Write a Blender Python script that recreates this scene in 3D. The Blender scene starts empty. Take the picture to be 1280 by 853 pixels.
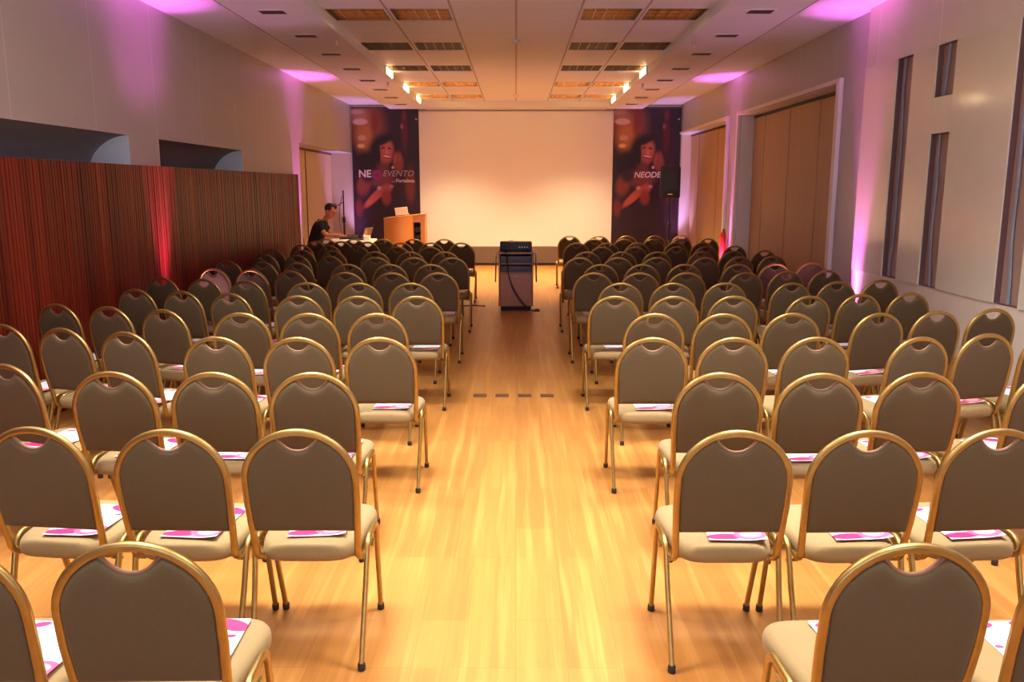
import bpy, math, random
from mathutils import Vector, Matrix
random.seed(7)
sc = bpy.context.scene
COL = sc.collection
PI = math.pi

# ------------------------------------------------------------------ helpers
def tag(o, label=None, cat=None, group=None, kind=None):
    if label: o['label'] = label
    if cat: o['category'] = cat
    if group: o['group'] = group
    if kind: o['kind'] = kind
    return o

def empty(name, loc, rz=0.0):
    o = bpy.data.objects.new(name, None)
    o.empty_display_size = 0.1
    COL.objects.link(o)
    o.location = loc
    o.rotation_euler = (0, 0, rz)
    return o

def copy_tree(o, parent=None):
    c = o.copy()
    COL.objects.link(c)
    c.parent = parent
    for ch in list(o.children):
        copy_tree(ch, c)
    return c

class MB:
    """collects shapes and links them as one mesh object"""
    def __init__(s):
        s.v = []; s.f = []; s.m = []
    def add(s, vs, fs, m=0, M=None):
        b = len(s.v)
        for p in vs:
            p = Vector(p)
            s.v.append(M @ p if M else p)
        for f in fs:
            s.f.append([b + i for i in f]); s.m.append(m)
        return s
    def box(s, x0, x1, y0, y1, z0, z1, m=0, M=None):
        vs = [(x0,y0,z0),(x1,y0,z0),(x1,y1,z0),(x0,y1,z0),(x0,y0,z1),(x1,y0,z1),(x1,y1,z1),(x0,y1,z1)]
        fs = [(0,3,2,1),(4,5,6,7),(0,1,5,4),(1,2,6,5),(2,3,7,6),(3,0,4,7)]
        return s.add(vs, fs, m, M)
    def rbox(s, x0, x1, y0, y1, z0, z1, r, m=0, M=None, n=3):
        """box with corners rounded in plan and softened top and bottom edges"""
        def ring(d, z):
            out = []
            rr = max(r - d, 1e-4)
            for cx, cy, a0 in ((x1-r, y1-r, 0), (x0+r, y1-r, PI/2), (x0+r, y0+r, PI), (x1-r, y0+r, 1.5*PI)):
                for i in range(n+1):
                    a = a0 + i*PI/2/n
                    out.append((cx+rr*math.cos(a), cy+rr*math.sin(a), z))
            return out
        h = min(r*0.6, (z1-z0)*0.3)
        rings = [ring(h, z0), ring(h*.3, z0+h*.3), ring(0, z0+h), ring(0, z1-h), ring(h*.3, z1-h*.3), ring(h, z1)]
        return s.loft(rings, m, M)
    def loft(s, rings, m=0, M=None, caps=True):
        k = len(rings[0]); vs = [p for r in rings for p in r]; fs = []
        for i in range(len(rings)-1):
            for j in range(k):
                a = i*k+j; b = i*k+(j+1) % k
                fs.append((a, b, b+k, a+k))
        if caps:
            fs.append(tuple(reversed(range(k))))
            fs.append(tuple((len(rings)-1)*k+j for j in range(k)))
        return s.add(vs, fs, m, M)
    def cyl(s, p0, p1, r0, r1=None, n=16, m=0):
        p0 = Vector(p0); p1 = Vector(p1); r1 = r0 if r1 is None else r1
        d = (p1-p0).normalized()
        u = d.orthogonal().normalized(); w = d.cross(u)
        R = []
        for p, r in ((p0, r0), (p1, r1)):
            R.append([p + u*r*math.cos(2*PI*i/n) + w*r*math.sin(2*PI*i/n) for i in range(n)])
        return s.loft(R, m)
    def lathe(s, prof, c=(0, 0, 0), n=24, m=0):
        R = []
        for r, z in prof:
            R.append([(c[0]+r*math.cos(2*PI*i/n), c[1]+r*math.sin(2*PI*i/n), c[2]+z) for i in range(n)])
        return s.loft(R, m)
    def ball(s, c, r, n=14, m=0):
        prof = [(max(r[0]*math.sin(PI*i/n), 1e-4), -math.cos(PI*i/n)) for i in range(n+1)]
        R = []
        for q, z in prof:
            R.append([(c[0]+q*math.cos(2*PI*i/20), c[1]+q*r[1]/r[0]*math.sin(2*PI*i/20), c[2]+r[2]*z) for i in range(20)])
        return s.loft(R, m)
    def sweep(s, path, a, b, up=(0, 0, 1), n=3, rr=0.45, m=0, r_scale=None):
        """sweep a rounded rectangle (half sizes a across, b along the other axis) down a path"""
        P = [Vector(p) for p in path]
        t = (P[1]-P[0]).normalized()
        nrm = Vector(up); nrm = (nrm - t*nrm.dot(t)).normalized()
        prof = []
        ra = min(a, b)*rr*2*0.5 + 1e-5
        for cx, cy, a0 in ((a-ra, b-ra, 0), (-a+ra, b-ra, PI/2), (-a+ra, -b+ra, PI), (a-ra, -b+ra, 1.5*PI)):
            for i in range(n+1):
                an = a0+i*PI/2/n
                prof.append((cx+ra*math.cos(an), cy+ra*math.sin(an)))
        R = []
        for i, p in enumerate(P):
            if i == 0: tt = (P[1]-P[0]).normalized()
            elif i == len(P)-1: tt = (P[-1]-P[-2]).normalized()
            else: tt = ((P[i]-P[i-1]).normalized()+(P[i+1]-P[i]).normalized()).normalized()
            q = t.rotation_difference(tt)
            nrm = (q @ nrm).normalized(); nrm = (nrm-tt*nrm.dot(tt)).normalized(); t = tt
            bn = t.cross(nrm).normalized()
            R.append([p + bn*x + nrm*y for x, y in prof])
        return s.loft(R, m)
    def tube(s, path, r, n=8, m=0):
        P = [Vector(p) for p in path]
        t = (P[1]-P[0]).normalized(); nrm = t.orthogonal().normalized(); R = []
        for i, p in enumerate(P):
            if i == 0: tt = (P[1]-P[0]).normalized()
            elif i == len(P)-1: tt = (P[-1]-P[-2]).normalized()
            else: tt = ((P[i]-P[i-1]).normalized()+(P[i+1]-P[i]).normalized()).normalized()
            q = t.rotation_difference(tt); nrm = q @ nrm; nrm = (nrm-tt*nrm.dot(tt)).normalized(); t = tt
            bn = t.cross(nrm)
            R.append([p+bn*r*math.cos(2*PI*k/n)+nrm*r*math.sin(2*PI*k/n) for k in range(n)])
        return s.loft(R, m)
    def build(s, name, mats, parent=None, smooth=None, bevel=None, loc=None):
        me = bpy.data.meshes.new(name)
        me.from_pydata([tuple(p) for p in s.v], [], s.f)
        if not isinstance(mats, (list, tuple)): mats = [mats]
        for mt in mats: me.materials.append(mt)
        for p, mi in zip(me.polygons, s.m): p.material_index = mi
        me.validate(); me.update()
        import bmesh
        bm = bmesh.new(); bm.from_mesh(me); bmesh.ops.recalc_face_normals(bm, faces=bm.faces); bm.to_mesh(me); bm.free()
        if smooth is not None:
            me.shade_smooth(); me.set_sharp_from_angle(angle=math.radians(smooth))
        o = bpy.data.objects.new(name, me)
        COL.objects.link(o)
        if parent: o.parent = parent
        if loc: o.location = loc
        if bevel:
            b = o.modifiers.new('bevel', 'BEVEL'); b.width = bevel; b.segments = 2; b.limit_method = 'ANGLE'
        return o

def arc(cx, cy, r, a0, a1, n):
    return [(cx+r*math.cos(a0+(a1-a0)*i/n), cy+r*math.sin(a0+(a1-a0)*i/n)) for i in range(n+1)]

# ------------------------------------------------------------------ materials
def new_mat(name):
    m = bpy.data.materials.new(name); m.use_nodes = True
    nt = m.node_tree; b = nt.nodes['Principled BSDF']
    return m, nt, b
def nd(nt, t, **kw):
    n = nt.nodes.new(t)
    for k, v in kw.items():
        setattr(n, k, v)
    return n
def lk(nt, a, b): nt.links.new(a, b)
def val(nt, op, a, b=None, c=None, clamp=False):
    n = nt.nodes.new('ShaderNodeMath'); n.operation = op; n.use_clamp = clamp
    for i, x in enumerate((a, b, c)):
        if x is None: continue
        if isinstance(x, (int, float)): n.inputs[i].default_value = x
        else: nt.links.new(x, n.inputs[i])
    return n.outputs[0]
def mixc(nt, f, a, b):
    n = nt.nodes.new('ShaderNodeMix'); n.data_type = 'RGBA'
    if isinstance(f, (int, float)): n.inputs[0].default_value = f
    else: nt.links.new(f, n.inputs[0])
    for i, x in ((6, a), (7, b)):
        if isinstance(x, tuple): n.inputs[i].default_value = (*x[:3], 1)
        else: nt.links.new(x, n.inputs[i])
    return n.outputs[2]
def srgb(r, g, b):
    f = lambda c: (c/255/12.92) if c/255 <= .04045 else ((c/255+.055)/1.055)**2.4
    return (f(r), f(g), f(b))
def coords(nt, kind='Object'):
    n = nt.nodes.new('ShaderNodeTexCoord'); return n.outputs[kind]
def sep(nt, v):
    n = nt.nodes.new('ShaderNodeSeparateXYZ'); nt.links.new(v, n.inputs[0]); return n.outputs
def noise(nt, vec, scale, detail=3, rough=.5, sc3=None):
    if sc3:
        mp = nt.nodes.new('ShaderNodeMapping'); mp.inputs['Scale'].default_value = sc3
        nt.links.new(vec, mp.inputs[0]); vec = mp.outputs[0]
    n = nt.nodes.new('ShaderNodeTexNoise'); n.inputs['Scale'].default_value = scale
    n.inputs['Detail'].default_value = detail; n.inputs['Roughness'].default_value = rough
    nt.links.new(vec, n.inputs['Vector']); return n.outputs['Fac']
def bump(nt, b, h, strength=.2, dist=.002):
    n = nt.nodes.new('ShaderNodeBump'); n.inputs['Strength'].default_value = strength; n.inputs['Distance'].default_value = dist
    nt.links.new(h, n.inputs['Height']); nt.links.new(n.outputs[0], b.inputs['Normal'])
def simple(name, col, rough=.6, metal=0, spec=.5, nz=0.0, nscale=40, bmp=0, coat=0, emis=None, es=0):
    m, nt, b = new_mat(name)
    b.inputs['Roughness'].default_value = rough; b.inputs['Metallic'].default_value = metal
    b.inputs['Specular IOR Level'].default_value = spec
    b.inputs['Coat Weight'].default_value = coat; b.inputs['Coat Roughness'].default_value = .08
    f = noise(nt, coords(nt), nscale)
    c2 = tuple(min(1, c*(1+nz)) for c in col); c1 = tuple(c*(1-nz) for c in col)
    lk(nt, mixc(nt, f, c1, c2), b.inputs['Base Color'])
    if bmp: bump(nt, b, f, bmp, .002)
    if emis:
        b.inputs['Emission Color'].default_value = (*emis, 1); b.inputs['Emission Strength'].default_value = es
    return m

def fabric(name, col, col2):
    m, nt, b = new_mat(name)
    c = coords(nt)
    f1 = noise(nt, c, 700, 2, .6); f2 = noise(nt, c, 90, 3, .6)
    f = val(nt, 'ADD', val(nt, 'MULTIPLY', f1, .7), val(nt, 'MULTIPLY', f2, .3))
    oi = nt.nodes.new('ShaderNodeObjectInfo')
    base = mixc(nt, f, col, col2)
    base = mixc(nt, val(nt, 'MULTIPLY', oi.outputs['Random'], .12), base, (0.10, .07, .05))
    lk(nt, base, b.inputs['Base Color'])
    b.inputs['Roughness'].default_value = .8
    b.inputs['Specular IOR Level'].default_value = .25
    b.inputs['Sheen Weight'].default_value = .15; b.inputs['Sheen Roughness'].default_value = .45
    b.inputs['Sheen Tint'].default_value = (.9, .8, .6, 1)
    bump(nt, b, f1, .35, .0012)
    return m

M = {}
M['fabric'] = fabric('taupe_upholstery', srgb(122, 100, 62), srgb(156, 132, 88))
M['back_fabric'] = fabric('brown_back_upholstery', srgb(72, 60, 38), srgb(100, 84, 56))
M['fabric_trim'] = simple('upholstery_piping', srgb(128, 92, 66), .7)
m, nt, b = new_mat('gold_bronze_tube'); M['gold'] = m
f = noise(nt, coords(nt), 30, 4)
lk(nt, mixc(nt, f, srgb(150, 122, 64), srgb(182, 150, 86)), b.inputs['Base Color'])
b.inputs['Metallic'].default_value = .85; b.inputs['Roughness'].default_value = .33
M['rubber'] = simple('dark_rubber', (.015, .013, .012), .6)
M['chrome'] = simple('brushed_metal', (.5, .47, .42), .3, 1)
M['black_metal'] = simple('black_metal', (.012, .012, .014), .45)
M['black_plastic'] = simple('black_plastic', (.014, .014, .018), .5, nz=.2)
M['dark_glass'] = simple('dark_glass', (.01, .01, .012), .08)

# leaflet print: white sheet with pale blue and magenta blobs
def ell_mask(nt, xy, cx, cy, rx, ry, rot=0.0, soft=.02):
    mp = nt.nodes.new('ShaderNodeMapping'); mp.vector_type = 'TEXTURE'
    mp.inputs['Location'].default_value = (cx, cy, 0); mp.inputs['Rotation'].default_value = (0, 0, rot)
    mp.inputs['Scale'].default_value = (rx, ry, 1)
    lk(nt, xy, mp.inputs[0])
    ln = nt.nodes.new('ShaderNodeVectorMath'); ln.operation = 'LENGTH'; lk(nt, mp.outputs[0], ln.inputs[0])
    mr = nt.nodes.new('ShaderNodeMapRange'); mr.interpolation_type = 'SMOOTHSTEP'
    mr.inputs['From Min'].default_value = 1+soft; mr.inputs['From Max'].default_value = 1-soft
    lk(nt, ln.outputs['Value'], mr.inputs['Value'])
    return mr.outputs[0]
m, nt, b = new_mat('leaflet_print'); M['leaflet'] = m
g = sep(nt, coords(nt, 'Generated'))
cb = nt.nodes.new('ShaderNodeCombineXYZ'); lk(nt, g[0], cb.inputs[0]); lk(nt, g[1], cb.inputs[1]); xy = cb.outputs[0]
c = (.80, .80, .79)
for (cx, cy, rx, ry, rot, col) in [
    (.30, .66, .22, .12, .3, srgb(205, 232, 238)), (.74, .50, .17, .10, -.2, srgb(205, 232, 238)), (.25, .42, .15, .07, .2, srgb(205, 232, 238)),
    (.30, .10, .34, .085, .05, srgb(196, 40, 98)), (.76, .16, .30, .15, 0, srgb(222, 92, 132)), (.76, .17, .19, .09, 0, srgb(236, 160, 174)),
    (.80, .88, .26, .10, -.3, srgb(200, 46, 104)), (.18, .93, .13, .05, .2, srgb(206, 56, 112)), (.86, .68, .07, .03, 0, srgb(200, 46, 98)),
    (.08, .25, .12, .025, 0, srgb(210, 70, 116)), (.07, .55, .06, .03, 0, srgb(210, 70, 116))]:
    c = mixc(nt, ell_mask(nt, xy, cx, cy, rx, ry, rot), c, col)
lk(nt, c, b.inputs['Base Color']); b.inputs['Roughness'].default_value = .35

# floor: laminate boards running away from the camera
m, nt, b = new_mat('wood_floor'); M['floor'] = m
co = coords(nt)
mp = nt.nodes.new('ShaderNodeMapping'); mp.inputs['Rotation'].default_value = (0, 0, PI/2); lk(nt, co, mp.inputs[0])
def brick(vec, w, h, off, mort=.0015):
    br = nt.nodes.new('ShaderNodeTexBrick'); br.offset = off; br.offset_frequency = 2
    br.inputs['Color1'].default_value = (0, 0, 0, 1); br.inputs['Color2'].default_value = (1, 1, 1, 1); br.inputs['Mortar'].default_value = (.5, .5, .5, 1)
    br.inputs['Scale'].default_value = 1; br.inputs['Mortar Size'].default_value = mort; br.inputs['Mortar Smooth'].default_value = .3
    br.inputs['Brick Width'].default_value = w; br.inputs['Row Height'].default_value = h
    lk(nt, vec, br.inputs['Vector']); return br
b1 = brick(mp.outputs[0], .93, .19, .37)
b2 = brick(mp.outputs[0], .93, .0475, .0, .0004)
grain = noise(nt, co, 1, 5, .6, (70, 2.2, 1))
streak = noise(nt, co, 1, 2, .5, (22, .8, 1))
st = nt.nodes.new('ShaderNodeMapRange'); st.inputs['From Min'].default_value = .50; st.inputs['From Max'].default_value = .72; lk(nt, streak, st.inputs['Value'])
s1 = sep(nt, b1.outputs['Color'])[0]; s2 = sep(nt, b2.outputs['Color'])[0]
tone = val(nt, 'ADD', val(nt, 'MULTIPLY', s1, .28), val(nt, 'MULTIPLY', s2, .22))
tone = val(nt, 'ADD', tone, val(nt, 'MULTIPLY', grain, .5))
cc = mixc(nt, tone, srgb(146, 92, 42), srgb(188, 130, 62))
cc = mixc(nt, val(nt, 'MULTIPLY', st.outputs[0], .42), cc, srgb(210, 156, 84))
cc = mixc(nt, val(nt, 'MULTIPLY', b1.outputs['Fac'], .35), cc, srgb(120, 66, 26))
lk(nt, cc, b.inputs['Base Color'])
b.inputs['Roughness'].default_value = .36; b.inputs['Specular IOR Level'].default_value = .45
bump(nt, b, grain, .05, .001)

# painted wall panels with thin pale vertical joints every 1.24 m along the room
def wall_mat(name, col, joints=True, rough=.42, coat=0.0):
    m, nt, b = new_mat(name)
    co = coords(nt); s = sep(nt, co)
    f = noise(nt, co, 5, 4)
    base = mixc(nt, f, tuple(c*.95 for c in col), tuple(min(1, c*1.04) for c in col))
    if joints:
        t = val(nt, 'MODULO', val(nt, 'ADD', s[1], 100*1.245-6.2+1.245*.5), 1.245)
        d = val(nt, 'ABSOLUTE', val(nt, 'SUBTRACT', t, 1.245*.5))
        ln = val(nt, 'LESS_THAN', d, .006)
        base = mixc(nt, ln, base, tuple(min(1, c*1.25) for c in col))
    lk(nt, base, b.inputs['Base Color'])
    b.inputs['Roughness'].default_value = rough
    b.inputs['Coat Weight'].default_value = coat; b.inputs['Coat Roughness'].default_value = .1
    fb = noise(nt, co, 260, 2); bump(nt, b, fb, .05, .001)
    return m
M['wall'] = wall_mat('wall_panels', srgb(188, 186, 180))
M['niche'] = wall_mat('niche_plaster_lit', srgb(226, 236, 242), False, .6)  # paler copy: the lit look of the end cheeks is in the colour
M['niche_shaded'] = wall_mat('niche_plaster_shaded', srgb(140, 138, 142), False, .7)  # darker copy: shade on the curved soffit painted into the colour
M['plain'] = wall_mat('wall_plain', srgb(200, 188, 168), False, .5)
M['white_trim'] = simple('white_trim', srgb(232, 226, 216), .45)
M['ceiling'] = simple('ceiling_paint', srgb(232, 236, 242), .6, nz=.02, nscale=4)
# tiled ceiling: fine joints
m, nt, b = new_mat('ceiling_tiles'); M['tiles'] = m
co = coords(nt); s = sep(nt, co)
def joint(sv, off, pitch, w):
    t = val(nt, 'MODULO', val(nt, 'ADD', sv, 100*pitch-off+pitch*.5), pitch)
    return val(nt, 'LESS_THAN', val(nt, 'ABSOLUTE', val(nt, 'SUBTRACT', t, pitch*.5)), w)
jx = joint(s[0], 0, .655, .011); jy = joint(s[1], 8.9, .665, .003)
f = noise(nt, co, 1, 3, .5, (2, 14, 1))
base = mixc(nt, f, srgb(228, 232, 240), srgb(238, 241, 246))
base = mixc(nt, val(nt, 'MULTIPLY', jy, .55), base, srgb(160, 140, 132))
base = mixc(nt, val(nt, 'MULTIPLY', jx, .75), base, srgb(150, 128, 118))
lk(nt, base, b.inputs['Base Color']); b.inputs['Roughness'].default_value = .55

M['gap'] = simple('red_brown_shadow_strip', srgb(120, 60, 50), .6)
# dark red-brown slatted wood
m, nt, b = new_mat('mahogany_slats'); M['slats'] = m
co = coords(nt); s = sep(nt, co)
fine = noise(nt, co, 1, 4, .6, (1, 90, 3))
wide = noise(nt, co, 1, 3, .7, (0.01, 3.4, .02))
t = val(nt, 'ADD', val(nt, 'MULTIPLY', fine, .35), val(nt, 'MULTIPLY', wide, .65))
mr = nt.nodes.new('ShaderNodeMapRange'); mr.inputs['From Min'].default_value = .36; mr.inputs['From Max'].default_value = .62; lk(nt, t, mr.inputs['Value'])
lk(nt, mixc(nt, mr.outputs[0], srgb(66, 19, 11), srgb(142, 46, 24)), b.inputs['Base Color'])
b.inputs['Roughness'].default_value = .38
def wood(name, c1, c2, axis=2, rough=.4, sc=40):
    m, nt, b = new_mat(name); co = coords(nt)
    s3 = [sc, sc, sc]; s3[axis] = sc*.05
    f = noise(nt, co, 1, 5, .6, tuple(s3))
    lk(nt, mixc(nt, f, c1, c2), b.inputs['Base Color']); b.inputs['Roughness'].default_value = rough
    return m
M['orange_wood'] = wood('orange_maple', srgb(190, 122, 62), srgb(216, 150, 88))
M['brown_wood'] = wood('brown_laminate', srgb(168, 118, 90), srgb(192, 142, 112))
M['panel_wood'] = wood('tan_folding_panel', srgb(178, 146, 108), srgb(196, 164, 124), 2, .5, 14)
M['skirt'] = wood('grey_brown_base_panel', srgb(106, 88, 78), srgb(128, 108, 94), 2, .5, 30)
M['door'] = wood('cream_door_panel', srgb(206, 186, 150), srgb(216, 198, 162), 2, .5, 14)
M['screen'] = simple('projection_cloth', srgb(244, 242, 238), .75, nz=.01)
M['board'] = wall_mat('glossy_board', srgb(230, 230, 208), False, .22, .8)
M['slot_back'] = simple('slot_cloth', srgb(172, 148, 132), .8, nz=.1)
M['slot_edge'] = simple('slot_reveal', srgb(112, 84, 82), .6)
M['slot_curtain'] = simple('slot_curtain', srgb(150, 158, 174), .7, nz=.12, nscale=20)
M['cloth'] = simple('white_tablecloth', srgb(240, 236, 222), .8)
M['paper'] = simple('white_paper', srgb(245, 242, 232), .6)
M['skin'] = simple('skin', srgb(186, 118, 88), .55, nz=.06, nscale=12)
M['hair'] = simple('black_hair', (.012, .009, .008), .55, nz=.3, nscale=60)
M['shirt'] = simple('black_shirt', (.006, .006, .009), .85, nz=.2, nscale=20)
M['trousers'] = simple('dark_trousers', (.02, .02, .03), .85)
M['louver'] = simple('louvre_metal', srgb(196, 160, 112), .25, 1)
M['housing'] = simple('fixture_reflector', srgb(50, 34, 32), .35, .8)
M['tube_on'] = simple('lit_tube', (1, .9, .7), .5, emis=(1, .70, .30), es=26)
M['tube_glint'] = simple('glint_tube', (.9, .8, .7), .5, emis=(1, .6, .3), es=2.6)  # glow stands in for reflected glints in the unlit row
M['tube_off'] = simple('unlit_tube', srgb(150, 140, 135), .3)
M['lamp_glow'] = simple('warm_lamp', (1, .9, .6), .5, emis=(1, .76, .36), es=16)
M['vent_dark'] = simple('dark_vent', srgb(70, 58, 56), .6)
M['magenta_lens'] = simple('magenta_lens', (.9, .1, .8), .3, emis=(1, .08, .85), es=12)
M['tray'] = simple('dark_grey_case', srgb(84, 84, 92), .5)
M['red'] = simple('red_enamel', srgb(214, 40, 20), .4)
M['lilac_text'] = simple('white_lettering', srgb(226, 214, 216), .5)
M['grey_text'] = simple('pale_lettering', srgb(176, 160, 166), .5)
M['magenta_mark'] = simple('magenta_mark', srgb(150, 40, 112), .5)
M['plate'] = simple('dark_floor_plate', srgb(92, 66, 44), .5)

# ------------------------------------------------------------------ room dimensions
XW = 3.62; YB = 18.9; YF = -3.4
ZO = 3.49; ZD = 3.38          # outer and centre ceiling, dropped band
XD0 = 1.95; XD1 = 2.72        # dropped band from centre
Y_RING = 18.15

MB().box(-4.4, 4.2, YF-.3, YB+.3, -.12, 0).build('floor', M['floor'])['kind'] = 'structure'

# ceiling: outer slab, centre tiles, dropped band ring
cl = MB()
cl.box(-4.4, -XD1+.05, YF-.3, YB+.3, ZO, ZO+.15, 0)
cl.box(XD1-.05, 4.2, YF-.3, YB+.3, ZO, ZO+.15, 0)
def ceil_band(mb):
    for sx in (-1, 1):
        x0, x1 = sorted((sx*XD0, sx*XD1))
        mb.box(x0, x1, YF-.3, YB-.22, ZD, ZO+.14, 0)
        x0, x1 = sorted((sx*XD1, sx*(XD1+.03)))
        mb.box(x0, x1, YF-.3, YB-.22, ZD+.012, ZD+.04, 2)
    mb.box(-XD0, XD0, Y_RING, YB-.02, ZD, ZO+.14, 0)
ceil_band(cl)
# centre tiles with square holes where the louvre fixtures sit
FX = [(-1.94, -1.34), (-1.28, -.68), (.68, 1.28), (1.34, 1.94)]
FY = [9.22+2.0*i for i in range(-6, 5)]
FXC = [(a+b_)/2 for a, b_ in FX]
fh = .298
xs = sorted(set([-XD0, XD0, 0] + [c_-fh for c_ in FXC] + [c_+fh for c_ in FXC]))
ys = sorted(set([YF-.3, Y_RING+.05] + [y-fh for y in FY if y > YF] + [y+fh for y in FY if y > YF]))
for i in range(len(xs)-1):
    for j in range(len(ys)-1):
        mx = (xs[i]+xs[i+1])/2; my = (ys[j]+ys[j+1])/2
        if any(abs(mx-c_) < fh for c_ in FXC) and any(abs(my-y) < fh for y in FY): continue
        cl.add([(xs[i], ys[j], ZO), (xs[i+1], ys[j], ZO), (xs[i+1], ys[j+1], ZO), (xs[i], ys[j+1], ZO)], [(0, 1, 2, 3)], 1)
cl.box(-XD1, XD1, YF-.3, YB+.3, ZO+.16, ZO+.3, 0)
cl.build('ceiling', [M['ceiling'], M['tiles'], M['gap']])['kind'] = 'structure'

# left wall with two quarter-round niches and a door recess
wl = MB(); TH = .55
NZ = 2.2; NB = 1.0
niches = [(5.05, 8.05), (8.72, 11.35)]
DR0, DR1, DRZ = 14.35, YB, 2.46
def wbox(y0, y1, z0, z1): wl.box(-XW-TH, -XW, y0, y1, z0, z1, 0)
wbox(YF-.3, YB+.3, NZ+.3, ZO+.14)
wbox(YF-.3, DR0, NZ, NZ+.3)
wbox(YF-.3, niches[0][0], 0, NZ); wbox(niches[0][1], niches[1][0], 0, NZ); wbox(niches[1][1], DR0, 0, NZ)
for y0, y1 in niches: wbox(y0, y1, 0, NB)
wl.box(-XW-TH, -XW, DR0, YB, DRZ, NZ+.3, 0)
R_ = .42
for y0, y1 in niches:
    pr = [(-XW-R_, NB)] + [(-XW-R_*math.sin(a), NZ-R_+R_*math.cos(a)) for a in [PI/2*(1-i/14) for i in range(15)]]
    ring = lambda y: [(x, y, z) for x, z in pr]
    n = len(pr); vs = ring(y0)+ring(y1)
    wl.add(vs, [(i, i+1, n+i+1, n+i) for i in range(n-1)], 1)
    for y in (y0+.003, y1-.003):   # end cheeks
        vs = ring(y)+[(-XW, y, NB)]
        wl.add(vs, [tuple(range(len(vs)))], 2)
wl.build('wall_left', [M['wall'], M['niche_shaded'], M['niche']])['kind'] = 'structure'

# door in the left recess: two tall leaves
dr = empty('door_1', (-XW-.5, DR0, 0)); dr['kind'] = 'structure'
dm = MB()
for i, (a, c_) in enumerate(((0.01, 2.2), (2.22, 4.54))):
    MB().box(0, .045, a, c_, 0.005, DRZ-.04).build('door_leaf', M['door'], dr, bevel=.004)
MB().box(-.02, .06, 2.2, 2.22, 0, DRZ-.03).box(0, .06, 0, 4.55, DRZ-.04, DRZ).build('door_frame', M['gap'], dr)
h = MB(); h.cyl((.05, 2.12, 1.05), (.11, 2.12, 1.05), .012).cyl((.10, 2.12, 1.05), (.10, 1.99, 1.05), .011)
h.build('door_handle', M['chrome'], dr, 40)

# back wall
MB().box(-4.4, 4.2, YB, YB+.2, 0, ZO+.14).build('wall_back', M['plain'])['kind'] = 'structure'
MB().box(-2.14, 2.14, YB-.06, YB-.004, .05, .41).box(-2.14, 2.14, YB-.05, YB-.004, 0, .05, 1).build('baseboard_back', [M['skirt'], M['rubber']], bevel=.004)['kind'] = 'structure'

# right wall: two tall openings closed by folding panels
wr = MB(); DZ = 2.86; RD = .26
ops = [(9.75, 13.95), (14.75, YB)]
wr.box(XW, XW+.5, YF-.3, ops[0][0], 0, ZO+.14)
wr.box(XW, XW+.5, ops[0][1], ops[1][0], 0, ZO+.14)
wr.box(XW, XW+.5, ops[0][0], ops[0][1], DZ, ZO+.14).box(XW, XW+.5, ops[1][0], YB+.3, DZ, ZO+.14)
wr.box(XW+RD+.08, XW+.5, ops[0][0], ops[0][1], 0, DZ).box(XW+RD+.08, XW+.5, ops[1][0], YB, 0, DZ)
wr.build('wall_right', M['wall'])['kind'] = 'structure'
# lower flush cladding under and around the board
cz = MB()
cz.box(XW-.045, XW-.001, YF-.2, 8.95, 0, .868).box(XW-.045, XW-.001, YF-.2, 8.95, 2.902, ZO)
cz.build('trim_1', wall_mat('cladding', srgb(232, 226, 208)))['kind'] = 'structure'
# opening casings
for i, (y0, y1) in enumerate(ops):
    c_ = MB()
    c_.box(XW-.05, XW-.001, y0-.1, y0, 0, DZ+.05)
    if i == 0: c_.box(XW-.05, XW-.001, y1, y1+.1, 0, DZ+.07)
    c_.box(XW-.05, XW-.001, y0, y1 if i == 0 else YB-.01, DZ, DZ+.05)
    c_.box(XW, XW+RD, y1-.02, y1, 0, DZ)
    c_.box(XW, XW+RD, y0, y1-.02, DZ-.01, DZ)
    o = c_.build('trim_%d' % (i+2), M['white_trim'], bevel=.004); o['kind'] = 'structure'
# folding partitions
def partition(y0, y1, n, label):
    r = empty('folding_partition', (XW+RD, y0, 0))
    tag(r, label, 'folding partition', 'folding partitions in the right wall openings')
    w = (y1-y0-.03)/n
    random.seed(3)
    edges = [0]
    for i in range(n): edges.append(edges[-1]+w)
    for i in range(n):
        d = .006*(i % 2)
        MB().box(-.05+d, -.01+d, edges[i]+.006, edges[i+1]-.006, .01, DZ-.05).build('partition_panel', M['panel_wood'], r, bevel=.005)
    MB().box(-.06, 0, 0, y1-y0-.03, DZ-.05, DZ-.012).build('top_track', M['black_metal'], r)
    return r
partition(ops[0][0], ops[0][1], 7, 'tan folding wall panels with dark seams filling the nearer tall opening on the right')
partition(ops[1][0], ops[1][1]-.02, 5, 'golden tan folding wall panels filling the far opening on the right, behind the loudspeaker')

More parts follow.
